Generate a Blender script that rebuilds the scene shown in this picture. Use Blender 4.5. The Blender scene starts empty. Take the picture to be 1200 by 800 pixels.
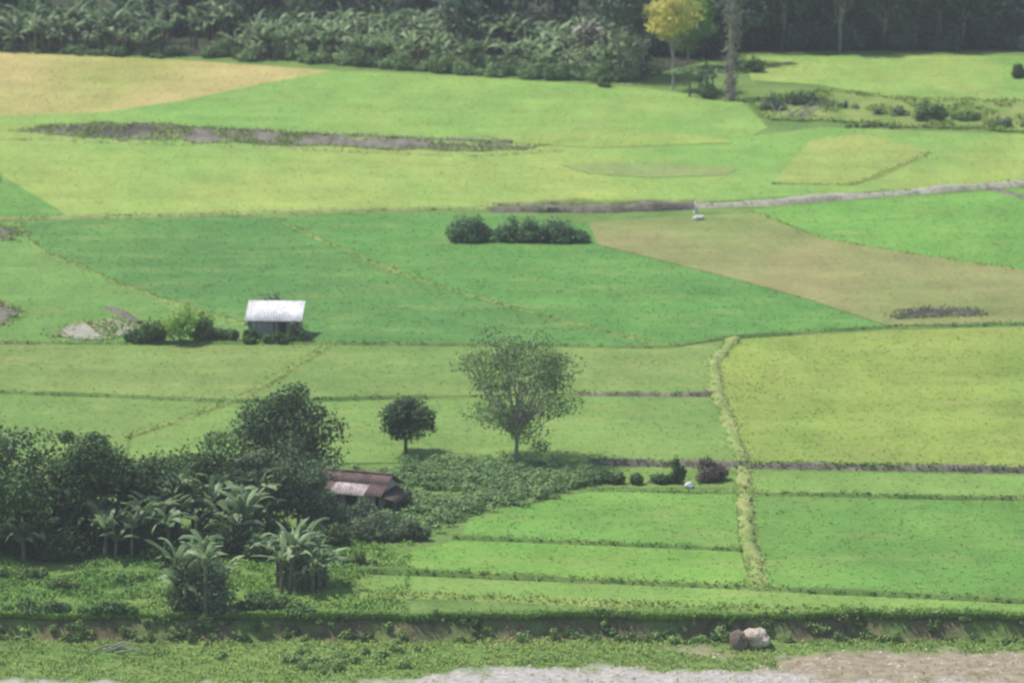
import bpy, math, numpy as np
from mathutils import Vector, noise
R = np.random.default_rng(7)
CH = 78.0; FPX = 6000.0; PITCH = math.atan(1250/6000)

def survey(u, v, z=0.0):
    """surveyed ground position (metres) of a landmark"""
    c, s = math.cos(PITCH), math.sin(PITCH)
    x = u-600; y = FPX*c+(400-v)*s; zz = -FPX*s+(400-v)*c
    t = (CH-z)/-zz
    return (x*t, y*t)

# ------------------------------------------------------------ mesh builder
class MB:
    def __init__(s): s.v=[]; s.t=[]; s.n=0; s.f=[]
    def add(s, V, F, mat=0, tint=0.5):
        V=np.asarray(V,float).reshape(-1,3); F=np.asarray(F,int)
        T=np.broadcast_to(np.asarray(tint,float),(len(V),))
        s.v.append(V); s.t.append(T); s.f.append((F+s.n,mat)); s.n+=len(V)
    def build(s, name, mats, smooth=False):
        me=bpy.data.meshes.new(name)
        V=np.concatenate(s.v); T=np.concatenate(s.t)
        me.vertices.add(len(V)); me.vertices.foreach_set('co',V.ravel())
        loops=np.concatenate([f.ravel() for f,m in s.f])
        sizes=np.concatenate([np.full(len(f),f.shape[1]) for f,m in s.f])
        mi=np.concatenate([np.full(len(f),m) for f,m in s.f])
        st=np.concatenate([[0],np.cumsum(sizes)[:-1]])
        me.loops.add(len(loops)); me.loops.foreach_set('vertex_index',loops.astype(np.int32))
        me.polygons.add(len(sizes)); me.polygons.foreach_set('loop_start',st.astype(np.int32))
        me.polygons.foreach_set('loop_total',sizes.astype(np.int32))
        me.polygons.foreach_set('material_index',mi.astype(np.int32))
        if smooth: me.polygons.foreach_set('use_smooth',np.ones(len(sizes),bool))
        a=me.attributes.new('tint','FLOAT','POINT'); a.data.foreach_set('value',T.astype(np.float32))
        me.update(calc_edges=True); me.validate()
        for m in mats: me.materials.append(m)
        o=bpy.data.objects.new(name,me); bpy.context.collection.objects.link(o)
        return o

# ------------------------------------------------------------ materials
def lin(c): return tuple(((x/255)/12.92 if x/255<=0.04045 else ((x/255+0.055)/1.055)**2.4) for x in c)
def new_mat(name):
    m=bpy.data.materials.new(name); m.use_nodes=True; nt=m.node_tree; nt.nodes.clear(); return m,nt
def N(nt,t,**k):
    n=nt.nodes.new(t)
    for a,b in k.items(): setattr(n,a,b)
    return n
def noise_n(nt,scale,detail=3,rough=0.55,mp=None):
    g=N(nt,'ShaderNodeNewGeometry'); n=N(nt,'ShaderNodeTexNoise'); n.inputs['Scale'].default_value=scale
    n.inputs['Detail'].default_value=detail; n.inputs['Roughness'].default_value=rough
    if mp:
        m=N(nt,'ShaderNodeMapping'); m.inputs['Scale'].default_value=mp[0]; m.inputs['Rotation'].default_value=(0,0,mp[1])
        nt.links.new(g.outputs['Position'],m.inputs['Vector']); nt.links.new(m.outputs[0],n.inputs['Vector'])
    else: nt.links.new(g.outputs['Position'],n.inputs['Vector'])
    return n
def remap(nt,sock,a,b,c,d):
    r=N(nt,'ShaderNodeMapRange'); nt.links.new(sock,r.inputs[0])
    for i,x in enumerate((a,b,c,d)): r.inputs[i+1].default_value=x
    return r.outputs[0]
def mixc(nt,f,a,b,mode='MIX'):
    m=N(nt,'ShaderNodeMix',data_type='RGBA',blend_type=mode)
    if isinstance(f,(int,float)): m.inputs[0].default_value=f
    else: nt.links.new(f,m.inputs[0])
    for i,x in ((6,a),(7,b)):
        if isinstance(x,tuple): m.inputs[i].default_value=(*x[:3],1)
        else: nt.links.new(x,m.inputs[i])
    return m.outputs[2]
def scalec(nt,col,val):
    v=N(nt,'ShaderNodeVectorMath',operation='SCALE'); nt.links.new(col,v.inputs[0]); nt.links.new(val,v.inputs['Scale']); return v.outputs[0]
def finish(nt,col,rough=0.8,trans=0.0,bump=None,bs=0.3,spec=0.2):
    p=N(nt,'ShaderNodeBsdfPrincipled'); p.inputs['Roughness'].default_value=rough
    p.inputs['Specular IOR Level'].default_value=spec
    nt.links.new(col,p.inputs['Base Color'])
    if bump is not None:
        b=N(nt,'ShaderNodeBump'); b.inputs['Strength'].default_value=bs; b.inputs['Distance'].default_value=0.1
        nt.links.new(bump,b.inputs['Height']); nt.links.new(b.outputs[0],p.inputs['Normal'])
    out=N(nt,'ShaderNodeOutputMaterial')
    if trans>0:
        t=N(nt,'ShaderNodeBsdfTranslucent'); nt.links.new(col,t.inputs[0])
        mx=N(nt,'ShaderNodeMixShader'); mx.inputs[0].default_value=trans
        nt.links.new(p.outputs[0],mx.inputs[1]); nt.links.new(t.outputs[0],mx.inputs[2]); nt.links.new(mx.outputs[0],out.inputs[0])
    else: nt.links.new(p.outputs[0],out.inputs[0])
K=0.60
def alb(c,k=K):
    l=lin(c); g=0.3*l[0]+0.6*l[1]+0.1*l[2]
    w=(1.02,0.96,0.95)
    return tuple(min(0.85,(x*0.89+g*0.11)*k*q) for x,q in zip(l,w))
def crop_mats(name,a,b,sc=0.06,thr=(0.40,0.62),rot=0.3,stretch=(1,0.45,1)):
    res=[]
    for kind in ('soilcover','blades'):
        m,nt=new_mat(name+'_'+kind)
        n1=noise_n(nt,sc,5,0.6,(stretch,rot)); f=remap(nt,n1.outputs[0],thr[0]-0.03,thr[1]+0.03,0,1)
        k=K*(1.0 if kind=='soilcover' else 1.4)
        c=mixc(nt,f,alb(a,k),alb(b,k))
        n2=noise_n(nt,0.35,4,0.65,((1,0.4,1),rot)); c=scalec(nt,c,remap(nt,n2.outputs[0],0.3,0.7,0.88,1.12))
        n3=noise_n(nt,2.2,5,0.75); c=scalec(nt,c,remap(nt,n3.outputs[0],0.3,0.7,0.82,1.17))
        n4=noise_n(nt,0.16,5,0.7,((1,2.2,1),-rot)); c=mixc(nt,remap(nt,n4.outputs[0],0.50,0.72,0,0.34),c,alb((205,210,120),k))
        n5=noise_n(nt,0.09,4,0.7,((0.6,1.6,1),0.1)); c=scalec(nt,c,remap(nt,n5.outputs[0],0.35,0.65,0.88,1.08))
        finish(nt,c,0.9,0.0,n3.outputs[0] if kind=='soilcover' else None,0.3,0.1)
        res.append(m)
    return res
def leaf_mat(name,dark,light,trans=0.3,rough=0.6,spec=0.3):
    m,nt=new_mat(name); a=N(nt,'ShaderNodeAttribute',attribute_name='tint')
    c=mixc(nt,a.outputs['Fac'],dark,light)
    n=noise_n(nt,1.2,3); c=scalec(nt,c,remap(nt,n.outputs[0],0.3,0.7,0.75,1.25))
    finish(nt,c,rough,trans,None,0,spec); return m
def plain_mat(name,a,b,sc=2.0,rough=0.9,mp=None,bs=0.5):
    m,nt=new_mat(name); n=noise_n(nt,sc,6,0.65,mp)
    c=mixc(nt,remap(nt,n.outputs[0],0.35,0.65,0,1),a,b)
    n3=noise_n(nt,sc*5,3); c=scalec(nt,c,remap(nt,n3.outputs[0],0.3,0.7,0.8,1.2))
    finish(nt,c,rough,0,n3.outputs[0],bs,0.15); return m

M_bark=plain_mat('bark_brown',(0.10,0.08,0.06),(0.2,0.17,0.13),3)
M_palebark=plain_mat('bark_pale',(0.25,0.23,0.19),(0.42,0.4,0.34),3)
M_leaf=leaf_mat('leaf_broad',(0.026,0.066,0.02),(0.16,0.28,0.08))
M_leafdark=leaf_mat('leaf_mango',(0.022,0.052,0.02),(0.10,0.17,0.055))
M_leafgrey=leaf_mat('leaf_greygreen',(0.065,0.11,0.05),(0.25,0.35,0.17))
M_airy=leaf_mat('leaf_airy',(0.08,0.15,0.05),(0.27,0.38,0.14),0.35)
M_yellow=leaf_mat('leaf_yellow',(0.34,0.40,0.07),(0.85,0.75,0.22),0.4)
M_bright=leaf_mat('leaf_bright',(0.14,0.30,0.05),(0.44,0.62,0.15),0.4)
M_banana=leaf_mat('leaf_banana',(0.055,0.12,0.045),(0.38,0.50,0.24),0.35,0.5,0.4)
M_stem=plain_mat('banana_stem',(0.10,0.12,0.06),(0.2,0.19,0.11),3)
M_far=leaf_mat('leaf_forest_hazed',(0.018,0.042,0.035),(0.11,0.18,0.11),0.25)  # distance haze put into the leaf colour as a bluish cast
M_dry=leaf_mat('leaf_dry',(0.16,0.15,0.11),(0.42,0.40,0.32),0.2)
M_purple=leaf_mat('leaf_purple',(0.08,0.065,0.05),(0.24,0.20,0.14),0.25)
M_weed=leaf_mat('leaf_weed',(0.07,0.14,0.035),(0.34,0.48,0.15),0.3)
M_mud=plain_mat('mud',(0.10,0.09,0.07),(0.24,0.215,0.17),0.8,0.7,((1,0.3,1),0))
M_dirt=plain_mat('path_dirt',(0.26,0.25,0.19),(0.40,0.39,0.31),1.0)
M_bund=crop_mats('bund_grass',(135,175,72),(170,195,95),0.3)
M_bunddark=crop_mats('bund_weeds',(105,150,65),(130,170,80),0.4)
M_path=crop_mats('bund_footpath',(160,195,95),(190,205,120),0.5)

# ------------------------------------------------------------ generators
def in_poly(P,poly):
    x,y=P[:,0],P[:,1]; ins=np.zeros(len(P),bool); n=len(poly)
    for i in range(n):
        x1,y1=poly[i]; x2,y2=poly[(i+1)%n]
        if y1==y2: continue
        c=((y1>y)!=(y2>y))&(x<(x2-x1)*(y-y1)/(y2-y1)+x1); ins^=c
    return ins
def tufts(mb,P,z,h,w=0.05,mat=1,nb=3,lean=0.6):
    n=len(P)
    if n==0: return
    P=np.asarray(P)
    z=np.broadcast_to(z,(n,))
    for b in range(nb):
        a=R.uniform(0,2*math.pi,n); hh=h*R.uniform(0.65,1.2,n); ww=w*R.uniform(0.7,1.4,n)
        dx,dy=np.cos(a),np.sin(a); ln=hh*lean*R.uniform(0.3,1.5,n)
        c=np.stack([P[:,0]+R.normal(0,0.08,n),P[:,1]+R.normal(0,0.08,n),z],1)
        s=np.stack([-dy*ww,dx*ww,np.zeros(n)],1)
        m=c+np.stack([dx*ln*0.45,dy*ln*0.45,hh*0.6],1)
        tip=c+np.stack([dx*ln,dy*ln,hh],1)
        V=np.stack([c,m+s,tip,m-s],1).reshape(-1,3)
        F=np.arange(n*4).reshape(n,4)
        mb.add(V,F,mat,np.repeat(R.uniform(0,1,n),4))
def ns(x,y,s,seed=0): return noise.noise(Vector((x*s+seed,y*s-seed,seed*1.7)))
FI=[0]
def field(name,pix,a,b,h=0.35,dens=6,sc=0.06,thr=(0.4,0.62),rot=0.3,stretch=(1,0.45,1),z=None):
    poly=[survey(u,v) for u,v in pix]; mats=crop_mats(name,a,b,sc,thr,rot,stretch)
    FI[0]+=1; z=z if z is not None else 0.02+0.004*(FI[0]%12); mb=MB()
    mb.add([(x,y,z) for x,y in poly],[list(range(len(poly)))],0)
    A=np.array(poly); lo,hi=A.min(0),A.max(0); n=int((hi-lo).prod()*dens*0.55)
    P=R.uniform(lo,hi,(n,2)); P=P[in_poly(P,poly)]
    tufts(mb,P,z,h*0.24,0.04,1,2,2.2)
    return mb.build(name,mats)
def ribbon(name,pix,wt,wb,h,mats,tuft=8,th=0.3,jit=0.12,z0=0.0,world=False,step=0.8):
    pts=pix if world else [survey(u,v) for u,v in pix]
    out=[]
    for (x1,y1),(x2,y2) in zip(pts[:-1],pts[1:]):
        L=math.hypot(x2-x1,y2-y1); k=max(1,int(L/step))
        for i in range(k): out.append((x1+(x2-x1)*i/k,y1+(y2-y1)*i/k))
    out.append(pts[-1]); C=np.array(out)
    for _ in range(3): C[1:-1]=(C[:-2]+C[1:-1]*2+C[2:])/4
    C=C+np.array([[0.25*ns(a,b,0.15,2),0.4*ns(a,b,0.12,5)] for a,b in C])
    n=len(C); D=np.gradient(C,axis=0); D/=np.linalg.norm(D,axis=1)[:,None]+1e-9; Q=np.stack([-D[:,1],D[:,0]],1)
    prof=[(-wb/2,-0.05),(-wt/2,h),(0,h*1.08),(wt/2,h),(wb/2,-0.05)]
    V=[]
    hv=np.array([0.85+0.7*ns(a,b,0.25,15) for a,b in C])
    for o,z in prof:
        off=o+R.normal(0,jit*wt,n); zz=z0+(z*hv+R.normal(0,0.10*h,n) if z>0 else z*np.ones(n))
        V.append(np.stack([C[:,0]+Q[:,0]*off,C[:,1]+Q[:,1]*off,zz],1))
    V=np.stack(V,1).reshape(-1,3); F=[]
    for i in range(n-1):
        for j in range(4): F.append((i*5+j,(i+1)*5+j,(i+1)*5+j+1,i*5+j+1))
    mb=MB(); mb.add(V,F,0)
    if tuft:
        L=n*step; m=int(L*tuft); t=R.uniform(0,n-1.001,m); i=t.astype(int); fr=(t-i)[:,None]
        P=C[i]*(1-fr)+C[i+1]*fr+Q[i]*R.normal(0,wb/2.6,m)[:,None]
        tufts(mb,P,z0+h*0.6,th*0.75,0.045,1,3,1.0)
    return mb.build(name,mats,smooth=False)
def tube(mb,pts,rad,mat=0,seg=7,tint=0.5):
    pts=np.array(pts,float); n=len(pts); D=np.gradient(pts,axis=0); V=[]
    for i in range(n):
        d=Vector(D[i]).normalized(); a=d.orthogonal().normalized(); b=d.cross(a)
        for k in range(seg):
            t=2*math.pi*k/seg; V.append(Vector(pts[i])+(a*math.cos(t)+b*math.sin(t))*rad[i])
    F=[(i*seg+k,i*seg+(k+1)%seg,(i+1)*seg+(k+1)%seg,(i+1)*seg+k) for i in range(n-1) for k in range(seg)]
    mb.add([tuple(v) for v in V],F,mat,tint)
def limb(mb,a,b,r0,r1,mat=0,wob=0.12,n=6):
    a=np.array(a,float); b=np.array(b,float); L=np.linalg.norm(b-a); P=[]
    o=R.normal(0,wob*L*0.4,3); o[2]=abs(o[2])*0.4
    for i in range(n):
        t=i/(n-1); P.append(a+(b-a)*t+o*math.sin(math.pi*t)+R.normal(0,0.012*L,3)*(0<i<n-1))
    tube(mb,P,np.linspace(r0,r1,n),mat,5)
def leaves(mb,c,r,n,size,mat=1,tint=0.5,tv=0.2,up=0.4,asp=0.45,fill=0.55):
    c=np.array(c,float); r=np.array(r,float)*np.ones(3)
    d=R.normal(0,1,(n,3)); d/=np.linalg.norm(d,axis=1)[:,None]
    rad=fill+(1-fill)*R.uniform(0,1,n)**0.6; rad*=R.uniform(0.8,1.3,n)
    P=c+d*rad[:,None]*r
    nm=d*0.7+R.normal(0,0.6,(n,3)); nm[:,2]+=up; nm/=np.linalg.norm(nm,axis=1)[:,None]
    t=R.normal(0,1,(n,3)); t[:,2]-=0.3; t-=nm*(t*nm).sum(1)[:,None]; t/=np.linalg.norm(t,axis=1)[:,None]
    b=np.cross(nm,t); s=(size*R.uniform(0.6,1.35,n))[:,None]
    P[:,2]=np.maximum(P[:,2],(0.05 if c[2]>0.05 else -9))
    V=np.stack([P-t*s,P+b*s*asp,P+t*s,P-b*s*asp],1).reshape(-1,3)
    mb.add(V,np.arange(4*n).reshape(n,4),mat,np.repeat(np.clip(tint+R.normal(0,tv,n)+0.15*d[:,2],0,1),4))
def tree(name,x,y,h,w,mats,trunk_h=0.3,nclump=26,nleaf=6000,size=0.17,tr=0.18,z=0,clr=0.30,flat=1.0,tint=0.45,depth=None,low=0.0,mb=None,shape=0.0,lean=0.0,rag=0.12):
    own=mb is None
    if own: mb=MB()
    depth=depth or w
    cb=h*trunk_h; ch=(h-cb)/2; cc=np.array([x+lean,y,z+cb+ch])
    top=np.array([x+lean*0.6,y,z+cb+ch*0.5]); limb(mb,(x,y,z-0.1),top,tr,tr*0.55,0,0.06)
    cl=[]
    for i in range(nclump):
        d=R.normal(0,1,3); d/=np.linalg.norm(d); q=R.uniform(0.35,1)**0.6
        p=d*q*np.array([w/2,depth/2,ch])*(1-clr*0.6)*R.uniform(1-rag-0.05,1+rag)
        if p[2]<0: p[:2]*=1-shape*abs(p[2])/ch
        cl.append(cc+p)
    per=nleaf//nclump
    for p in cl:
        r=clr*min(w,2*ch)*R.uniform(0.26,0.64)
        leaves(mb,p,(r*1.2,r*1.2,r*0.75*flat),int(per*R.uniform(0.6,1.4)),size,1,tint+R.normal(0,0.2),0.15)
        if R.uniform()<0.75:
            t=R.uniform(0.45,1); s=np.array([x,y,z])*(1-t)+top*t
            limb(mb,s,p,tr*0.33,0.025,0,0.12,5)
    if own: return mb.build(name,mats)
def bush(name,x,y,w,d,h,mats,n=1500,size=0.14,tint=0.45,z=0,mb=None,nc=None):
    own=mb is None
    if own: mb=MB()
    nc=nc or max(4,int(w*d*1.2))
    for i in range(nc):
        a=R.uniform(0,6.28); q=R.uniform(0,1)**0.5
        r=min(w,h*1.6)*R.uniform(0.16,0.3); hh=h*(1-0.45*q*q)*R.uniform(0.5,1.15)
        px,py=x+math.cos(a)*q*max(0,w/2-r),y+math.sin(a)*q*max(0,d/2-r)
        limb(mb,(px*0.5+x*0.5,py*0.5+y*0.5,z-0.05),(px,py,z+hh*0.7),0.035,0.012,0,0.1,3)
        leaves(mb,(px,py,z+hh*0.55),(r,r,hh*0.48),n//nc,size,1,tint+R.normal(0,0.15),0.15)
    if own: return mb.build(name,mats)
def banana_one(mb,x,y,z,h,L,nl=9,tint=0.5,w=0.3,stemr=0.14,lm=1):
    ox,oy=R.normal(0,0.15,2)*h*0.3
    top=np.array([x+ox,y+oy,z+h]); tube(mb,[(x,y,z-0.1),(x+ox*.4,y+oy*.4,z+h*.5),top],[stemr,stemr*.8,stemr*.45],0,6)
    a0=R.uniform(0,6.28)
    for i in range(nl):
        a=a0+i*2.4+R.normal(0,0.25); e=math.radians(R.uniform(30,88)); drop=math.radians(R.uniform(50,140)); l=L*R.uniform(0.6,1.15)
        k=6; p=top.copy(); p[2]-=R.uniform(0,0.35)*h*0.5; V=[]; da=np.array([math.cos(a),math.sin(a)]); q=np.array([-da[1],da[0],0])
        twist=R.normal(0,0.8)
        for j in range(k+1):
            t=j/k; el=e-drop*t**1.3
            d=np.array([da[0]*math.cos(el),da[1]*math.cos(el),math.sin(el)])
            nn=np.array([-da[0]*math.sin(el),-da[1]*math.sin(el),math.cos(el)])
            ww=w*(0.12 if j==0 else math.sin(math.pi*min(1,(t*0.86+0.1)))**0.6)*R.uniform(0.65,1.2)
            if j==k: ww*=0.25
            qq=q*math.cos(twist*t)+nn*math.sin(twist*t); n2=nn*math.cos(twist*t)-q*math.sin(twist*t)
            V+= [p+qq*ww-n2*ww*0.45,p.copy(),p-qq*ww-n2*ww*0.45]
            p=p+d*l/k
        F=[]
        for j in range(k):
            for s in (0,1):
                if 1<j<k-1 and R.uniform()<0.12: continue   # torn blade
                F.append((j*3+s,j*3+s+1,(j+1)*3+s+1,(j+1)*3+s))
        tt=np.clip(tint+R.normal(0,0.27),0,1); mb.add(np.array(V),F,lm,tt)
def banana(name,x,y,n,spread,h,L,nl=9,tint=0.5,z=0,mats=None,w=0.23):
    mb=MB()
    for i in range(n):
        a=R.uniform(0,6.28); q=spread*R.uniform(0,1)**0.5
        banana_one(mb,x+math.cos(a)*q,y+math.sin(a)*q,z,h*R.uniform(0.4,1.1),L*R.uniform(0.75,1.1),nl,tint,w)
    return mb.build(name,mats or [M_stem,M_banana])

# ------------------------------------------------------------ ground (one sheet to the horizon)
EDGE=survey(600,724)[1]
def edge(x): return EDGE+0.7*ns(x,0,0.12,3)+0.5*ns(x,0,0.5,5)
LOW=-1.1
def gz(x,y):
    t=(edge(x)-y)/(0.9+0.6*ns(x,0,0.3,8)); t=min(1,max(0,t)); t=t*t*(3-2*t)
    return LOW*t+(0.12*ns(x,y,0.5,9)+0.07*ns(x,y,1.8,2))*t + (0.03*ns(x,y,0.8,4)-0.025)*(1-t)*(1 if y<303 else 0)
xs=np.concatenate([[-4000,-2000,-900,-400,-200,-110,-70],np.arange(-45,45.01,0.3),[70,110,200,400,900,2000,4000]])
ys=np.concatenate([[-1500,-500,0,150,230,262],np.arange(272,303.01,0.28),np.arange(306,620,6),[700,900,1300,2200,4000,7000]])
X,Y=np.meshgrid(xs,ys); V=[];soil=[];sand=[];bank=[]
yS=survey(600,760,LOW)[1]; xS=survey(830,760,LOW)[0]
yG=survey(600,780,LOW)[1]
def smask(x,y):
    nn=ns(x,y,0.25,6)*1.2+ns(x,y,0.9,8)*0.8
    so=min(1,max(0,min((x-xS+nn*4)*0.3,((yS-y)+nn*1.2)*0.7)))
    u=600+x*FPX/292
    q=min(1,max(0,(u-480)/60))*min(1,max(0,(980-u)/60))
    sa=((yG-2.9*(1-q)-y)+1.3*nn-0.2)*0.8
    return so,min(1,max(0,sa))
for x,y in zip(X.ravel(),Y.ravel()):
    fine=abs(x)<46 and 270<y<304
    V.append((x,y,gz(x,y) if fine else (LOW if y<280 else 0)))
    if y<edge(x)-0.9: so,sa=smask(x,y); soil.append(so); sand.append(sa)
    else: soil.append(0); sand.append(0)
    bank.append(min(1,max(0,0.75+1.4*ns(x,y,0.5,4))) if (edge(x)-1.3<y<edge(x)-0.05 and y<303) else 0)
nx=len(xs); F=[(j*nx+i,j*nx+i+1,(j+1)*nx+i+1,(j+1)*nx+i) for j in range(len(ys)-1) for i in range(nx-1)]
gm,nt=new_mat('ground_surface')
n1=noise_n(nt,0.25,5,0.6); c=mixc(nt,remap(nt,n1.outputs[0],0.35,0.65,0,1),alb((115,160,68)),alb((150,188,88)))
n3=noise_n(nt,3.0,4,0.6); c=scalec(nt,c,remap(nt,n3.outputs[0],0.3,0.7,0.7,1.2))
def at(n): a=N(nt,'ShaderNodeAttribute',attribute_name=n); return a.outputs['Fac']
s1=noise_n(nt,1.5,6,0.7)
cs=mixc(nt,remap(nt,s1.outputs[0],0.35,0.65,0,1),(0.22,0.18,0.12),(0.40,0.33,0.24)); c=mixc(nt,at('soil'),c,cs)
cg=mixc(nt,remap(nt,n3.outputs[0],0.35,0.65,0,1),(0.32,0.29,0.26),(0.50,0.47,0.43)); c=mixc(nt,at('sand'),c,cg)
cb=mixc(nt,remap(nt,s1.outputs[0],0.3,0.7,0,1),(0.06,0.065,0.03),(0.22,0.18,0.10)); c=mixc(nt,at('bank'),c,cb)
finish(nt,c,0.95,0,n3.outputs[0],0.8,0.1)
mb=MB(); mb.add(V,F,0); g=mb.build('ground',[gm],smooth=True)
for nme,dat in (('soil',soil),('sand',sand),('bank',bank)):
    a=g.data.attributes.new(nme,'FLOAT','POINT'); a.data.foreach_set('value',np.array(dat,np.float32))

# ------------------------------------------------------------ fields
f=field
f('rice_field',[(-60,58),(0,62),(200,70),(390,83),(300,100),(215,118),(120,132),(-60,138)],(222,210,125),(190,205,95),0.35,5,0.05,(0.46,0.66))
f('rice_field',[(215,118),(300,100),(390,83),(520,88),(640,96),(760,104),(870,120),(900,150),(880,160),(640,168),(360,158),(200,148),(60,146),(-60,150),(-60,138),(120,132)],(145,205,85),(175,213,95),0.3,5,0.05)
f('rice_field',[(-60,148),(60,146),(200,148),(360,158),(640,168),(880,160),(960,150),(1260,160),(1260,210),(1000,226),(810,238),(580,242),(300,249),(80,253),(0,205),(-60,190)],(148,206,86),(190,217,95),0.3,5,0.035,(0.42,0.6))
f('rice_field',[(-60,190),(0,205),(80,253),(20,258),(-60,262)],(120,188,78),(138,197,84),0.3,5)
f('rice_field',[(875,66),(1260,66),(1260,118),(1060,118),(960,100),(880,95)],(140,205,80),(192,217,102),0.3,5,0.05)
f('ripe_patch',[(950,165),(1010,158),(1090,178),(1040,205),(1000,218),(905,216)],(195,208,100),(172,210,92),0.3,5,0.1,z=0.075)
f('ripe_patch',[(560,158),(700,154),(840,160),(860,168),(700,174),(600,168)],(182,212,92),(168,211,90),0.3,5,0.1,z=0.075)
f('stubble_patch',[(655,194),(760,191),(865,199),(850,206),(760,209),(690,204)],(168,188,108),(158,200,94),0.15,5,0.2,z=0.075)
f('stubble_field',[(690,262),(810,253),(890,250),(960,280),(1080,300),(1260,326),(1260,378),(1040,382),(950,352),(860,327),(700,287)],(178,178,108),(150,182,88),0.2,5,0.06,(0.45,0.65))
f('rice_field',[(880,247),(1000,236),(1260,218),(1260,326),(1080,300),(960,280)],(120,196,72),(142,203,78),0.35,6)
f('rice_field',[(20,259),(320,256),(400,292),(470,322),(560,348),(640,372),(780,406),(380,402),(290,380),(200,355),(110,320),(40,290)],(102,168,76),(117,180,78),0.4,6)
f('rice_field',[(320,256),(450,250),(580,250),(690,262),(700,287),(860,327),(950,352),(1040,382),(860,394),(780,406),(640,372),(560,348),(470,322),(400,292)],(105,176,74),(122,187,78),0.4,6)
f('rice_field',[(-60,263),(20,259),(40,290),(110,320),(200,355),(290,380),(380,402),(-60,402)],(124,182,82),(140,192,86),0.3,6)
f('rice_field',[(-60,404),(376,405),(330,440),(270,468),(140,463),(-60,456)],(140,180,82),(157,187,90),0.3,6)
f('rice_field',[(-60,460),(140,467),(260,473),(150,512),(140,640),(-60,640)],(127,176,78),(145,186,84),0.3,6)
f('rice_field',[(386,405),(780,409),(848,400),(832,430),(838,461),(690,461),(275,470),(335,442)],(138,182,82),(157,189,90),0.3,6)
f('rice_field',[(275,474),(690,465),(838,466),(848,490),(866,541),(690,541),(150,545),(155,514)],(136,185,80),(150,192,86),0.3,6)
f('rice_field',[(864,398),(1040,388),(1260,382),(1260,549),(880,543),(858,485),(842,430)],(155,192,72),(175,200,80),0.4,6,0.07)
f('rice_field',[(882,552),(1260,559),(1260,584),(884,578)],(152,198,88),(140,193,78),0.3,6)
f('rice_field',[(884,584),(1260,589),(1260,708),(898,688)],(116,180,70),(132,193,74),0.4,6)
f('rice_field',[(690,577),(862,578),(866,643),(540,630),(550,608)],(128,190,72),(146,200,78),0.4,6)
f('rice_field',[(535,634),(867,647),(880,688),(430,668),(470,650)],(133,197,70),(154,204,78),0.35,6)
f('rice_field',[(420,674),(880,692),(1260,712),(1260,721),(880,713),(430,698)],(138,192,76),(155,200,86),0.3,6)
f('rice_field',[(690,547),(862,548),(862,572),(690,572)],(122,173,72),(142,186,80),0.3,6)

# ------------------------------------------------------------ bunds
rb=ribbon
rb('bund',[(-60,263),(20,257),(300,251),(580,244)],0.6,1.2,0.25,M_path,8,0.2)
rb('bund',[(318,256),(400,292),(470,322),(560,348),(640,372),(780,406)],0.3,0.7,0.12,M_bund,6,0.18)
rb('bund',[(20,259),(40,290),(110,320),(200,355),(290,382)],0.3,0.7,0.12,M_bund,6,0.18)
rb('bund',[(-60,403),(380,403),(780,407),(850,397),(1040,384),(1260,379)],0.35,0.8,0.2,M_bunddark,6,0.22)
rb('bund',[(384,404),(330,442),(270,472),(150,513)],0.4,0.9,0.15,M_bund,6,0.2)
rb('bund',[(-60,458),(140,465),(270,471),(500,466)],0.3,0.8,0.18,M_bunddark,6,0.2)
rb('bund',[(680,463),(840,464)],0.3,0.7,0.22,[M_mud,M_bunddark[1]],8,0.25)
rb('bund_footpath',[(858,398),(836,430),(840,460),(852,490),(872,545),(872,600),(880,650),(890,690)],0.5,1.0,0.2,M_path,14,0.18,0.3)
rb('bund',[(690,543),(880,547),(1260,554)],0.4,0.9,0.36,[M_mud,M_bunddark[1]],16,0.3)
rb('bund',[(690,575),(884,580),(1260,587)],0.3,0.7,0.22,M_bunddark,8,0.22)
rb('bund',[(530,631),(868,645)],0.3,0.7,0.22,M_bunddark,8,0.22)
rb('bund',[(420,670),(880,690),(1260,710)],0.35,0.8,0.3,M_bunddark,10,0.26)
rb('bund',[(420,697),(880,713),(1260,722)],0.4,1.2,0.1,M_bund,14,0.3)
rb('bund',[(-60,256),(0,207),(-60,188)],0.3,0.7,0.2,M_bund,6,0.3)
rb('bund',[(905,216),(1000,218),(1090,180)],0.25,0.6,0.12,M_bund,4,0.2)
rb('bund',[(0,164),(60,165),(330,175),(560,184),(660,177)],0.6,1.3,0.13,M_path,6,0.2)
rb('bund',[(890,250),(960,280),(1080,300),(1260,326)],0.25,0.6,0.12,M_bund,5,0.2)
rb('dirt_road',[(800,243),(900,238),(1000,231),(1260,211)],1.3,2.0,0.3,[M_dirt,M_bund[1]],5,0.2,0.08)
rb('canal_bank',[(575,247),(700,248),(812,244)],1.0,1.5,0.5,[M_mud,M_bund[1]],5.0,0.25)
rb('bund_footpath',[(575,243),(700,243),(812,239)],0.7,1.2,0.58,M_path,8,0.2)
rb('ditch',[(1160,222),(1260,250)],0.6,1.2,0.2,[M_mud,M_bunddark[1]],3,0.2)
M_wet=plain_mat('wet_mud',(0.045,0.04,0.03),(0.11,0.09,0.065),0.8,0.6,((1,0.3,1),0))
PI_=[0]
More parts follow.
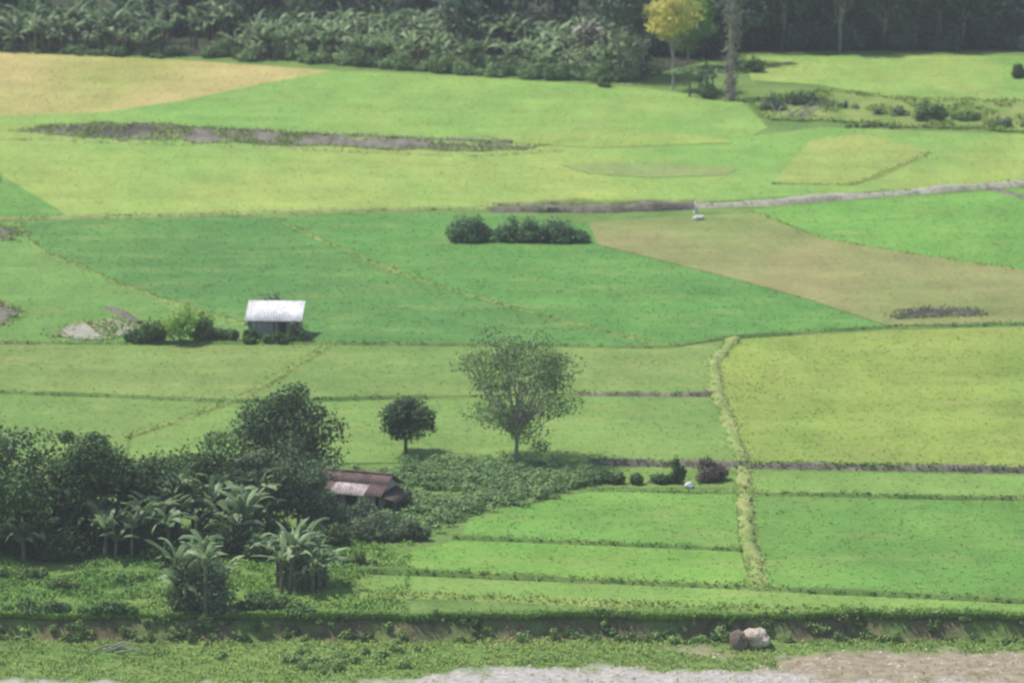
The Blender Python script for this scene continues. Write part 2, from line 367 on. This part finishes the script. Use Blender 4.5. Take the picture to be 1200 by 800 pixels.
def patch(name,pix,mats,dens=0.8,h=0.2,z=None,wob=1.0):
    PI_[0]+=1; z=0.075+0.004*PI_[0] if z is None else z
    pts=[survey(u,v) for u,v in pix]; out=[]
    for (x1,y1),(x2,y2) in zip(pts,pts[1:]+pts[:1]):
        L=math.hypot(x2-x1,y2-y1); k=max(2,int(L/0.7))
        for i in range(k):
            t=i/k; x=x1+(x2-x1)*t; y=y1+(y2-y1)*t
            out.append((x+0.5*wob*ns(x,y,0.6,3),y+wob*(1.6*ns(x,y,0.4,7)+0.7*ns(x,y,1.3,2)),z))
    mb=MB(); mb.add(out,[list(range(len(out)))],0)
    A=np.array(out)[:,:2]; lo,hi=A.min(0)-0.5,A.max(0)+0.5; P=R.uniform(lo,hi,(int((hi-lo).prod()*dens*2),2))
    k=np.array([ns(a,b*0.4,0.35,21)>-0.02 for a,b in P]) if len(P) else []
    P=P[k]; P=P[in_poly(P,[tuple(a) for a in A])]; tufts(mb,P,z,h,0.06,1)
    E=np.array(out)[:,:2]; E=np.repeat(E,6,0)+R.normal(0,0.4,(len(E)*6,2)); tufts(mb,E,z,h*0.8,0.06,1,3,1.2)
    return mb.build(name,mats)
patch('muddy_ditch',[(20,154),(70,147),(180,147),(360,159),(520,167),(640,173),(560,179),(330,171),(190,164),(100,162)],[M_mud,M_bund[1]],5,0.2)
patch('muddy_ditch',[(60,150),(110,146),(180,147),(195,155),(150,161),(100,160)],[M_wet,M_bund[1]],2,0.2)
patch('muddy_pool',[(1045,369),(1085,363),(1140,364),(1155,370),(1100,373),(1050,374)],[M_wet,M_bunddark[1]],0.5,0.2,wob=0.5)
rb('mud_bank',[(1050,365),(1090,361),(1150,365)],0.3,0.8,0.15,[M_mud,M_bunddark[1]],3,0.2)
rb('mud_bank',[(60,150),(180,148),(360,158),(600,168)],0.4,0.9,0.22,[M_mud,M_bunddark[1]],8,0.25)
patch('bare_soil',[(60,396),(85,380),(130,374),(160,380),(165,393),(110,399)],[M_dirt,M_bund[1]],6,0.18)
rb('mud_bank',[(125,362),(165,380)],0.4,0.8,0.3,[M_mud,M_bund[1]],2,0.2)
patch('muddy_pool',[(-60,262),(0,265),(24,275),(10,284),(-60,284)],[M_mud,M_bund[1]],1.5,0.25)
patch('muddy_pool',[(-60,350),(0,355),(20,368),(8,380),(-60,380)],[M_mud,M_bund[1]],1.5,0.25)

# ------------------------------------------------------------ trees & plants
BM=[M_bark,M_leaf]
x,y=survey(603,540); tree('rain_tree',x,y,9.3,9.4,[M_palebark,M_airy],0.08,78,10500,0.125,0.17,clr=0.24,flat=0.9,tint=0.5,shape=0.1,lean=0.4,rag=0.18)
x,y=survey(476,532); tree('mango_tree',x,y,3.9,5.5,[M_bark,M_leafdark],0.22,34,6000,0.13,0.16,clr=0.42,tint=0.45)
x,y=survey(340,580); tree('mango_tree',x,y+1,7.3,7.8,[M_bark,M_leafdark],0.05,60,10500,0.15,0.25,clr=0.38,tint=0.4)
x,y=survey(350,622); tree('shade_tree',x,y,6.3,4.6,[M_palebark,M_leafgrey],0.03,34,5000,0.14,0.14,clr=0.36,tint=0.3,rag=0.2)
x,y=survey(20,648); tree('shade_tree',x,y,8.3,7.5,BM,0.0,55,9500,0.17,0.2,clr=0.32,tint=0.35,rag=0.25)
x,y=survey(98,640); tree('shade_tree',x,y,8.2,5.4,BM,0.0,44,8000,0.17,0.18,clr=0.32,tint=0.4,rag=0.25)
x,y=survey(165,634); tree('shade_tree',x,y+1,6.0,6.0,BM,0.0,40,6500,0.16,0.18,clr=0.32,tint=0.4,rag=0.25)
x,y=survey(240,630); tree('shade_tree',x,y+2,6.4,7.4,BM,0.0,50,8500,0.16,0.18,clr=0.30,tint=0.45,rag=0.25)
x,y=survey(298,630); tree('shade_tree',x,y+1,5.6,5.2,[M_bark,M_leafgrey],0.0,34,5500,0.16,0.15,clr=0.34,tint=0.3,rag=0.2)
x,y=survey(-50,600); tree('shade_tree',x,y,8,7,BM,0.08,30,5000,0.2,0.2,clr=0.36)
for u,v,n,h,L in [(160,640,6,2.4,2.4),(205,642,7,2.8,2.4),(262,640,7,2.6,2.4),(180,622,5,3.6,2.4),(300,630,5,3.2,2.2),(60,646,6,2.6,2.5),(10,652,6,2.2,2.4),(130,630,5,3.8,2.4),(235,632,6,3.8,2.4),(100,636,5,4.2,2.3),(135,648,6,2.2,2.3),(30,620,5,5.0,2.4)]:
    x,y=survey(u,v); banana('banana_plant',x,y-0.3,n,2.0,h,L,9,0.42)
x,y=survey(354,690); banana('banana_plant',x,y,15,1.8,2.6,2.4,10,0.58,w=0.2)
bush('shrub',x,y+0.6,3.6,2,2.2,[M_bark,M_leafgrey],2600,0.13,0.3)
x,y=survey(235,718); banana('banana_plant',x,y,10,1.7,3.6,2.2,9,0.55,w=0.2)
bush('shrub',x,y,4.8,2.6,3.8,[M_bark,M_leafgrey],6500,0.13,0.35,nc=26)
mb=MB()
for i in range(64):
    u=R.uniform(-50,330); x,y=survey(u,R.uniform(628,658)); bush('',x,y,R.uniform(2,4),2,R.uniform(1.2,3.0),None,700,0.15,R.uniform(0.1,0.5),mb=mb,nc=6)
mb.build('thicket',BM)
for u,v,w,h,m,t in [(45,720,5,1.2,M_leaf,.5),(130,722,4,1.0,M_leaf,.5),(310,716,4,1.3,M_leaf,.5),(350,722,3,1.0,M_leaf,.6),(440,632,4.5,2.0,M_leafgrey,.35),(478,632,3,1.4,M_leafgrey,.4),(405,624,3.4,1.7,M_leafgrey,.35),
    (432,616,3.4,1.7,M_leafgrey,.35),(465,602,3,1.5,M_leaf,.4),(380,640,4,2.0,M_leaf,.35),(375,606,3,2.2,M_leafgrey,.35),(80,690,3,0.7,M_weed,.3),(150,680,2,0.6,M_weed,.3),(20,676,4,0.8,M_weed,.2),(420,660,3,0.8,M_weed,.2)]:
    x,y=survey(u,v); bush('shrub',x,y,w,2.2,h,[M_bark,m],1800,0.13,t)
# cassava garden
mb=MB(); gp=[survey(*p) for p in [(430,548),(560,543),(680,549),(700,568),(640,586),(560,600),(500,628),(440,618),(450,590),(470,565)]]
A=np.array(gp); lo,hi=A.min(0)-1,A.max(0)+1; P=R.uniform(lo,hi,(1500,2)); J=P+R.normal(0,0.6,P.shape); P=P[in_poly(J,gp)]
for x,y in P:
    q=ns(x,y,0.3,4); h=0.45+0.4*q+R.uniform(0,0.35)
    if q<-0.3: continue
    limb(mb,(x,y,0),(x,y,h*0.8),0.03,0.012,0,0.1,3)
    leaves(mb,(x,y,h*0.65),(0.42,0.42,h*0.35),34,0.14,1,0.55+0.5*ns(x,y,0.4,1),0.15,up=1.2)
mb.build('cassava_patch',[M_bark,leaf_mat('leaf_cassava',(0.09,0.18,0.06),(0.28,0.42,0.15))])
x,y=survey(740,566); bush('hedge',x,y,6.5,1.6,1.1,BM,3000,0.12,0.35)
x,y=survey(793,566); bush('shrub',x,y,1.3,1.3,2.0,BM,900,0.13,0.25)
x,y=survey(830,563); bush('shrub',x,y,3.0,2.2,1.6,[M_bark,M_purple],2400,0.12,0.4)
MH=leaf_mat('leaf_hedge',(0.045,0.10,0.045),(0.17,0.30,0.12))
x,y=survey(547,283); bush('shrub',x,y,4.4,3,2.4,[M_bark,MH],4500,0.14,0.4,nc=20)
x,y=survey(612,283); bush('hedge',x,y,5.4,2.8,2.0,[M_bark,MH],4500,0.14,0.45,nc=24)
x,y=survey(655,284); bush('hedge',x,y,5.8,2.6,1.8,[M_bark,MH],4500,0.14,0.4,nc=24)
for u,v,w,h,m,t in [(183,402,3.2,1.9,M_leaf,.35),(240,400,2.6,1.9,M_leaf,.35),(268,399,2.6,1.3,M_leaf,.45),(345,400,2.8,1.8,M_leaf,.3),(322,402,3,1.0,M_leaf,.45),(158,402,1.8,1.1,M_leaf,.4),(220,385,4.4,1.6,M_bright,.3),(292,402,1.6,1.2,M_leaf,.4)]:
    x,y=survey(u,v); bush('shrub',x,y,w,1.8,h,[M_bark,m],2000,0.13,t)
x,y=survey(320,372); bush('shrub',x,y,3,1.6,2.6,[M_bark,M_leafgrey],1500,0.13,0.5)
x,y=survey(211,402); tree('young_tree',x,y,2.9,3.0,[M_bark,M_bright],0.1,16,2400,0.13,0.06,clr=0.5,tint=0.7)

# tree line
def vline(u): return float(np.interp(u,[-80,0,200,400,520,640,740,870,1280],[58,62,68,76,86,94,96,64,62]))
pts=[survey(u,vline(u)-3) for u in (-80,0,200,400,520,640,740,870,1280)]
mb=MB(); mb.add([(x,y,0.07) for x,y in pts]+[(120,700,0.07),(-120,700,0.07)],[list(range(len(pts)+2))],0)
mb.build('forest_floor',[plain_mat('forest_floor_dark',(0.03,0.04,0.02),(0.07,0.08,0.04),0.5)])  # dark sheet covering the green ground behind the tree line
mb=MB()
for i in range(560):
    u=R.uniform(-80,750); x,y=survey(u,vline(u)); back=R.uniform(0,1)**1.3*14; y+=0.9+back
    if ns(x,y,0.12,31)<-0.34: continue
    t=0.68 if u>235 else 0.38  # shade on the left plants painted by low tint, lit plants by high
    banana_one(mb,x,y,0,R.uniform(0.7,2.8)+back*0.09,R.uniform(1.5,2.7),8,t+R.normal(0,0.14)-back*0.025,0.22)  # tint also falls with depth into the grove
for u in (820,808,836,828,1240): 
    x,y=survey(u,112+R.uniform(-4,3)); banana_one(mb,x,y,0,R.uniform(1.2,2.6),2.0,9,0.5)
mb.build('banana_grove',[M_stem,M_banana])
mb=MB()
for i in range(190):
    u=R.uniform(-60,760) if i>100 else R.uniform(400,770); x,y=survey(u,vline(u)); bush('',x,y+R.uniform(-0.5,2.5),R.uniform(1.5,3.5),1.6,R.uniform(0.6,2.6)*(1 if u>235 else 0.6),None,340,0.15,R.uniform(0.2,0.85) if u>235 else 0.2,mb=mb,nc=4)  # low tint paints the same shade on the left undergrowth
mb.build('thicket',[M_bark,leaf_mat('leaf_thicket',(0.06,0.13,0.045),(0.32,0.46,0.18))])
mb=MB()
for i in range(150):
    if i<90: u=R.uniform(860,1290); x,y=survey(u,60); y+=R.uniform(1,40)
    else: u=R.uniform(-100,900); x,y=survey(u,vline(min(u,700))); y+=R.uniform(10,50)
    tree('',x,y,R.uniform(8,13),R.uniform(5,8),None,R.uniform(0.02,0.2),14,800,0.36,R.uniform(0.12,0.25),clr=0.4,tint=R.uniform(0.1,0.8),mb=mb)
for i in range(240):
    u=R.uniform(840,1290) if i<120 else R.uniform(-80,860); x,y=survey(u,62 if i<120 else vline(min(u,700))-6); bush('',x,y+R.uniform(1.5,12)+(0 if i<120 else 9),4,3,R.uniform(2,5),None,420,0.26,R.uniform(0.1,0.95),mb=mb,nc=6)
for i in range(200):
    x=R.uniform(-95,95); y=R.uniform(575,660); tree('',x,y,R.uniform(10,16),9,None,0.05,7,220,0.7,0.2,clr=0.5,tint=R.uniform(0.2,0.5),mb=mb)
mb.build('forest',[M_bark,M_far])
for u,h,w_ in ((918,12,6),(1040,11,7),(1132,12,5),(985,12,8),(752,11,6),(725,12,7),(540,9,5)):
    x,y=survey(u,vline(u)); tree('forest_tree',x,y+R.uniform(0.5,4),h,w_,[M_palebark,M_far],R.uniform(0.1,0.35),22,2200,0.26,0.15,clr=0.4,tint=0.6)
x,y=survey(776,105); tree('yellow_flowering_tree',x+1.0,y,11,5.2,[M_palebark,M_yellow],0.32,32,4800,0.17,0.13,clr=0.4,tint=0.6,rag=0.2)
x,y=survey(800,90); tree('shade_tree',x+0.8,y+6,10,6,[M_palebark,M_bright],0.05,28,3200,0.2,0.13,clr=0.36,tint=0.15)
# coconut palm wrapped in creepers
x,y=survey(857,118); mb=MB(); top=(x+0.3,y,12.5)
tube(mb,[(x,y,-0.1),(x+.05,y,3),(x-.1,y,7),top],[0.32,0.24,0.2,0.17],0,9)
for i in range(80):
    z=R.uniform(0.3,11); a=R.uniform(0,6.28); rr=R.uniform(0.25,0.8); leaves(mb,(x+rr*math.cos(a),y+rr*math.sin(a),z),(0.4,0.4,0.8),30,0.14,2,0.35,0.25)
for i in range(16):
    a=i*2.4; e=R.uniform(0.2,1.2); P=[]; p=np.array(top)
    for j in range(7):
        P.append(p.copy()); el=e-1.6*(j/6)**1.2; p=p+0.6*np.array([math.cos(a)*math.cos(el),math.sin(a)*math.cos(el),math.sin(el)])
    tube(mb,P,np.linspace(0.04,0.01,7),0,4)
    for j in range(1,7):
        for k in range(4):
            q=P[j-1]+(P[j]-P[j-1])*k/4
            for s in (-1,1):
                d=np.array([-math.sin(a)*s*0.7+math.cos(a)*0.3,math.cos(a)*s*0.7+math.sin(a)*0.3,-0.4]); w=np.array([math.cos(a)*.05,math.sin(a)*.05,0])
                mb.add([q-w,q+w,q+d*0.8],[(0,1,2)],1,0.5)
mb.build('coconut_palm',[M_palebark,M_leaf,M_dry])
x,y=survey(692,82); banana('dead_banana_plant',x,y,6,0.7,4.2,2.4,10,0.75,mats=[M_dry,M_dry])
for u,v,w,h,m,t in [(832,116,2.5,2.0,M_leaf,.5),(905,130,3,1.8,M_leafgrey,.4),(940,124,5,1.4,M_leafgrey,.6),(1090,143,4,2.0,M_leaf,.4),(1045,136,5,0.9,M_leafgrey,.7),(1130,142,5,1.0,M_leaf,.6),(1180,150,5,1.1,M_leafgrey,.6),(1195,92,2,1.6,M_leaf,.4),(985,128,4,0.8,M_leafgrey,.7),(880,85,3,1.8,M_leaf,.5),(715,102,3,1.2,M_leaf,.6),(1020,150,6,0.6,M_weed,.5)]:
    x,y=survey(u,v); bush('shrub',x,y,w,2.0,h,[M_bark,m],1500,0.14,t)
patch('weedy_ground',[(880,118),(960,108),(1080,118),(1260,120),(1260,158),(1080,150),(960,142),(905,142)],[M_bund[0],M_bund[1]],3,0.35)
# fallen branches
x0,y0=survey(925,138); mb=MB()
for i in range(16):
    a=R.uniform(-0.5,3.6); l=R.uniform(1,2.8); s=np.array([x0+R.normal(0,1.2),y0+R.normal(0,0.6),0.1])
    limb(mb,s,s+np.array([math.cos(a)*l,math.sin(a)*0.4*l,R.uniform(0.2,1.7)]),0.07,0.02,0,0.2,5)
mb.build('fallen_branches',[M_palebark])

# ------------------------------------------------------------ bank vegetation, lawn
mb=MB()
P=np.stack([R.uniform(-38,38,9000),np.zeros(9000)],1); P[:,1]=[edge(x)+abs(R.normal(0,0.45))-0.15 for x in P[:,0]]
tufts(mb,P,-0.02,0.34,0.045,1,3,0.9)
xl=survey(440,700)[0]
P=np.stack([R.uniform(-45,xl+2,42000),R.uniform(EDGE,survey(0,628)[1],42000)],1)
P=P[P[:,0]<xl+0.12*(P[:,1]-300)+R.uniform(0,1.5,len(P))*2]
keep=np.array([ns(a,b,0.45,12)>-0.15+R.normal(0,0.15) for a,b in P]); tufts(mb,P[keep],0,0.2,0.04,1,2,1.1)
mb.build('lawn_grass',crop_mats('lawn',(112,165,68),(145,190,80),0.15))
mb=MB()
n=22000; P=np.stack([R.uniform(-38,38,n),R.uniform(277,EDGE-0.8,n)],1)
k=[]
for a,b in P:
    so,sa=smask(a,b); k.append(b<edge(a)-0.9 and ((so<0.35 and sa<0.35 and ns(a,b,0.7,33)>-0.3) or R.uniform()<0.05))
P=P[np.array(k)]; Z=np.array([gz(a,b) for a,b in P]); tufts(mb,P,Z,0.18,0.03,1,3,1.1)
mb.build('riverbank_grass',crop_mats('riverbank',(140,178,76),(168,195,94),0.3))
mb=MB()
for i in range(220):
    x=R.uniform(-36,36); y=edge(x)-R.uniform(-0.3,1.5)
    if ns(x,0,0.2,5)<-0.05 and R.uniform()<0.55: continue
    z=gz(x,y); bush('',x,y,R.uniform(0.5,1.8),0.8,R.uniform(0.25,0.85),None,180,0.10,R.uniform(0.0,0.8),z=z,mb=mb,nc=4)
x,y=survey(390,775,LOW)
for i in range(34):
    bush('',x+R.normal(0,2.2),y+R.normal(0,1.2),1.2,1,R.uniform(0.3,0.8),None,260,0.10,R.uniform(0.6,1),z=LOW,mb=mb,nc=4)
mb.build('bank_weeds',[M_bark,M_weed])
x,y=survey(255,742,LOW); banana('banana_plant',x,y,3,0.8,0.9,1.5,6,0.6,z=LOW+0.2)
x,y=survey(70,745,LOW); banana('banana_plant',x,y,2,0.6,0.5,1.2,6,0.7,z=LOW+0.2)
x0,y0=survey(130,765,LOW); mb=MB()
for i in range(5):
    s=np.array([x0+R.normal(0,0.5),y0+R.normal(0,0.3),LOW+0.15]); a=R.uniform(-0.3,0.5)
    limb(mb,s,s+np.array([math.cos(a)*2,math.sin(a)*2,R.uniform(0.1,0.5)]),0.07,0.02,0,0.15,5)
mb.build('driftwood',[M_palebark])

# ------------------------------------------------------------ rocks
def rock(name,x,y,z,r,mat,sq=(1,0.8,0.6),seed=1):
    import bmesh
    bm=bmesh.new(); bmesh.ops.create_icosphere(bm,subdivisions=4,radius=1)
    for v in bm.verts:
        d=v.co.normalized(); k=1+0.28*noise.noise(d*1.3+Vector((seed,0,0)))+0.10*noise.noise(d*3.5+Vector((0,seed,0)))+0.04*noise.noise(d*9)
        v.co=Vector((d.x*sq[0],d.y*sq[1],d.z*sq[2]))*r*k
    me=bpy.data.meshes.new(name); bm.to_mesh(me); bm.free(); me.materials.append(mat)
    o=bpy.data.objects.new(name,me); o.location=(x,y,z+r*sq[2]*0.6); o.rotation_euler=(0.1,0.15,seed); bpy.context.collection.objects.link(o); return o
M_rock=plain_mat('rock_tan',(0.34,0.25,0.17),(0.62,0.54,0.44),1.6)
M_rockd=plain_mat('rock_brown',(0.10,0.075,0.06),(0.24,0.19,0.15),1.6)
M_rockw=plain_mat('rock_white',(0.5,0.5,0.48),(0.75,0.75,0.72),2)
x,y=survey(886,757,LOW); rock('boulder',x,y,LOW,1.0,M_rock,(1.0,0.8,0.72),2.3)
x,y=survey(866,758,LOW); rock('boulder',x,y,LOW,0.7,M_rockd,(1,0.8,0.9),5.1)
x,y=survey(868,745,LOW); bush('dry_shrub',x-0.1,y+0.6,1.6,1.0,1.9,[M_bark,M_purple],900,0.1,0.2,z=LOW)
x,y=survey(808,571); rock('white_stone',x,y,0,0.4,M_rockw,(1.1,0.7,0.6),1.2)
x,y=survey(818,258); rock('white_stone',x,y,0.1,0.4,M_rockw,(1.3,0.7,0.5),3.2)
mb=MB(); rr=R.uniform(0,1,(700,5))
for i,a in enumerate(rr):
    if i<420: x=xS+a[0]*26; y=277+a[1]*(yS-277)
    else: x=-6+a[0]*24; y=277+a[1]*(yG-277)
    r=0.05+0.14*a[2]**2; z=gz(x,y)
    d=np.array([(1,0,0),(0,1,0),(-1,0,0),(0,-1,0),(0.1,0.1,0.7)])*r*(0.8+0.4*a[3])
    mb.add(d+np.array([x,y,z]),[(0,1,4),(1,2,4),(2,3,4),(3,0,4)],0)
mb.build('gravel',[M_rock])
x,y=survey(815,250); mb=MB(); tube(mb,[(x,y,0.2),(x,y,1.1),(x,y,1.12)],[0.07,0.065,0.01],0,8); tube(mb,[(x,y,0),(x,y,0.3)],[0.18,0.14],0,8); mb.build('marker_post',[M_rockw])

# ------------------------------------------------------------ buildings
def corr_sheet(name,p00,p10,p01,mat,amp=0.035,pitch=0.22,thick=0.03,parent=None):
    p00,p10,p01=map(Vector,(p00,p10,p01)); e=p10-p00; s=p01-p00; n=e.cross(s).normalized(); L=e.length; k=int(L/pitch*6)
    V=[];F=[]
    for i in range(k+1):
        o=n*amp*math.sin(2*math.pi*i/6)
        for t in (0,1):
            b=p00+e*(i/k)+s*t+o; V+= [tuple(b),tuple(b-n*thick)]
    for i in range(k):
        a=i*4; b=a+4; F+=[(a,b,b+2,a+2),(a+1,a+3,b+3,b+1),(a,a+1,b+1,b),(a+2,b+2,b+3,a+3)]
    F+=[(0,2,3,1),(k*4,k*4+1,k*4+3,k*4+2)]
    mb=MB(); mb.add(V,F,0); o=mb.build(name,[mat]); o.parent=parent; return o
def box(name,c,s,mat,parent,rot=0):
    import bmesh
    bm=bmesh.new(); bmesh.ops.create_cube(bm,size=1)
    for v in bm.verts: v.co=Vector((v.co.x*s[0],v.co.y*s[1],v.co.z*s[2]))
    bmesh.ops.bevel(bm,geom=bm.edges,offset=min(s)*0.12,segments=1,affect='EDGES')
    me=bpy.data.meshes.new(name); bm.to_mesh(me); bm.free(); me.materials.append(mat)
    o=bpy.data.objects.new(name,me); o.location=c; o.rotation_euler=(0,0,rot); bpy.context.collection.objects.link(o); o.parent=parent; return o
M_roofw=plain_mat('roof_white',(0.58,0.56,0.56),(0.82,0.80,0.78),0.8,0.6,((1,0.3,1),0),0.1)
M_wallg=plain_mat('plank_grey',(0.26,0.26,0.26),(0.45,0.44,0.43),1.5,0.9,((6,6,0.6),0))
M_rust=plain_mat('roof_rust',(0.11,0.075,0.065),(0.20,0.145,0.125),1.2,0.8,((1,0.4,1),0),0.2)
M_pale=plain_mat('roof_pale',(0.28,0.22,0.20),(0.72,0.64,0.62),0.9,0.6,None,0.2)
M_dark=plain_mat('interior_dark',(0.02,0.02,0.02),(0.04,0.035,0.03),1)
x,y=survey(321,397); E=bpy.data.objects.new('field_shed',None); E.location=(x,y,0); E.rotation_euler=(0,0,-0.06); bpy.context.collection.objects.link(E)
W,D=3.7,2.3; hf,hb=1.45,2.25
corr_sheet('roof',(-W/2-.3,-.35,hf-0.02),(W/2+.3,-.35,hf-0.02),(-W/2-.3,D+.3,hb+0.16),M_roofw,parent=E)
for i,(px,py) in enumerate([(-W/2,0),(0,0),(W/2,0),(-W/2,D),(W/2,D)]):
    h=(hf if py==0 else hb)-0.02; box('post_%d'%(i+1),(px,py,h/2),(0.12,0.12,h),M_bark,E)
for i in range(12):
    px=-W/2+0.16+i*(W-0.3)/11
    if 7<=i<=8: continue
    box('front_plank_%d'%(i+1),(px,0.09,0.62+0.02*(i%3)),(0.27,0.03,1.25+0.04*(i%3)),M_wallg,E)
for sx in (-1,1):
    for i in range(7): box('side_plank_%d_%d'%(sx+2,i+1),(sx*(W/2-0.0),0.3+i*0.28,0.75),(0.03,0.26,1.45),M_wallg,E)
box('back_wall',(0,D-0.1,1.0),(W-0.2,0.04,1.95),M_wallg,E)
box('eave_beam',(0,-0.01,hf-0.12),(W+0.3,0.1,0.1),M_bark,E)
x,y=survey(410,606); E=bpy.data.objects.new('farmhouse',None); E.location=(x,y,0); E.rotation_euler=(0,0,-0.35); bpy.context.collection.objects.link(E)
W,D,he,hr=4.0,3.6,1.7,2.6
corr_sheet('roof_front_upper',(-W/2-.3,D*0.24,he+0.43),(W/2+.3,D*0.24,he+0.43),(-W/2-.3,D/2,hr),M_rust,parent=E)
corr_sheet('roof_front_lower',(-W/2+0.7,-.35,he-0.12),(W/2-0.9,-.35,he-0.12),(-W/2+0.7,D*0.27,he+0.40),M_pale,parent=E)
corr_sheet('roof_front_patch',(W/2-0.92,-.35,he-0.08),(W/2+.3,-.35,he-0.08),(W/2-0.92,D*0.27,he+0.44),M_rust,parent=E)
corr_sheet('roof_front_corner',(-W/2-.3,-.35,he-0.09),(-W/2+0.74,-.35,he-0.09),(-W/2-.3,D*0.27,he+0.44),M_rust,parent=E)
corr_sheet('roof_back',(W/2+.3,D+.35,he-0.15),(-W/2-.3,D+.35,he-0.15),(W/2+.3,D/2+0.01,hr),M_rust,parent=E)
box('ridge_cap',(0,D/2,hr+0.04),(W+0.6,0.22,0.05),M_rust,E)
for i in range(9):
    if i in (4,5): continue
    box('front_plank_%d'%(i+1),(-W/2+0.2+i*0.42,0,he/2-0.05),(0.4,0.04,he-0.15),M_wallg,E)
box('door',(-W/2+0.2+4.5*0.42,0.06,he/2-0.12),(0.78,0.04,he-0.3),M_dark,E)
box('back_wall',(0,D,he/2-0.05),(W,0.04,he-0.15),M_wallg,E)
for sx,nm in ((-1,'left'),(1,'right')):
    mb=MB(); xx=sx*W/2
    mb.add([(xx,0.03,0),(xx,D-0.03,0),(xx,D-0.03,he-0.16),(xx,D/2,hr-0.12),(xx,0.03,he-0.16),
            (xx-sx*.05,0.03,0),(xx-sx*.05,D-0.03,0),(xx-sx*.05,D-0.03,he-0.16),(xx-sx*.05,D/2,hr-0.12),(xx-sx*.05,0.03,he-0.16)],[(0,1,2,3,4),(9,8,7,6,5)],0)
    o=mb.build('gable_'+nm,[M_wallg]); o.parent=E
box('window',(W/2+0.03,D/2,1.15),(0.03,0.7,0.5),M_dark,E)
corr_sheet('lean_to_roof',(W/2+1.2,-.1,1.25),(W/2+1.2,D*0.8,1.25),(W/2+0.05,-.1,1.62),M_rust,parent=E)
for i,yy in enumerate((0,D*0.75)): box('lean_to_post_%d'%(i+1),(W/2+1.1,yy,0.6),(0.1,0.1,1.2),M_bark,E)
x,y=survey(388,612); bush('shrub',x,y-1.8,4,1.6,1.9,[M_bark,M_leafgrey],3000,0.13,0.4)
x,y=survey(432,612); bush('shrub',x,y-2.2,4.4,1.6,1.7,[M_bark,M_leafgrey],3000,0.13,0.3)

# ------------------------------------------------------------ hills
mb=MB(); hx=np.linspace(-2600,2600,90); hy=np.linspace(1000,3400,30); V=[]
for b in hy:
    for a in hx:
        t=(b-1000)/2400; V.append((a,b,-5+math.sin(min(1,t*1.3)*math.pi/2)*(150+140*ns(a,b,0.0012,3)+50*ns(a,b,0.004,6))))
F=[(j*90+i,j*90+i+1,(j+1)*90+i+1,(j+1)*90+i) for j in range(29) for i in range(89)]
mb.add(V,F,0); mb.build('hills',[plain_mat('hill_forest',(0.04,0.075,0.05),(0.08,0.13,0.07),0.03)],smooth=True)

# ------------------------------------------------------------ valley haze (thin real air volume)
m,nt=new_mat('humid_air'); vs=N(nt,'ShaderNodeVolumeScatter'); vs.inputs['Density'].default_value=0.00019; vs.inputs['Color'].default_value=(0.94,0.97,1,1); vs.inputs['Anisotropy'].default_value=0.0
out=N(nt,'ShaderNodeOutputMaterial'); nt.links.new(vs.outputs[0],out.inputs['Volume'])
V=[(a,b,c_) for c_ in (-3,95) for a,b in ((-900,-150),(900,-150),(900,950),(-900,950))]
mb=MB(); mb.add(V,[(3,2,1,0),(4,5,6,7),(0,1,5,4),(1,2,6,5),(2,3,7,6),(3,0,4,7)],0); mb.build('haze',[m])

# ------------------------------------------------------------ light, sky, camera
sv=Vector((-0.80,0.25,0)).normalized()*math.cos(math.radians(60))+Vector((0,0,math.sin(math.radians(60))))
L=bpy.data.lights.new('sun','SUN'); L.energy=4.5; L.angle=math.radians(0.8); L.color=(1,0.96,0.89)
o=bpy.data.objects.new('sun',L); o.rotation_euler=sv.to_track_quat('Z','Y').to_euler(); o.location=(-50,300,100); bpy.context.collection.objects.link(o)
w=bpy.data.worlds.new('World'); bpy.context.scene.world=w; w.use_nodes=True; nt=w.node_tree
sky=nt.nodes.new('ShaderNodeTexSky'); sky.sky_type='NISHITA'; sky.sun_disc=False; sky.sun_elevation=math.radians(60); sky.sun_rotation=math.atan2(sv.x,sv.y)%(2*math.pi)
bg=nt.nodes['Background']; nt.links.new(sky.outputs[0],bg.inputs[0]); bg.inputs[1].default_value=0.15
cam=bpy.data.cameras.new('camera'); cam.sensor_width=36; cam.lens=180; cam.clip_end=12000; cam.clip_start=1
cam.dof.use_dof=True; cam.dof.focus_distance=195; cam.dof.aperture_fstop=0.9
co=bpy.data.objects.new('camera',cam); co.location=(0,0,CH); co.rotation_euler=(math.pi/2-PITCH,0,0); bpy.context.collection.objects.link(co)
sc=bpy.context.scene; sc.camera=co
sc.view_settings.view_transform='Standard'; sc.view_settings.look='None'; sc.view_settings.exposure=0
print('verts',sum(len(o.data.vertices) for o in bpy.data.objects if o.type=='MESH'))
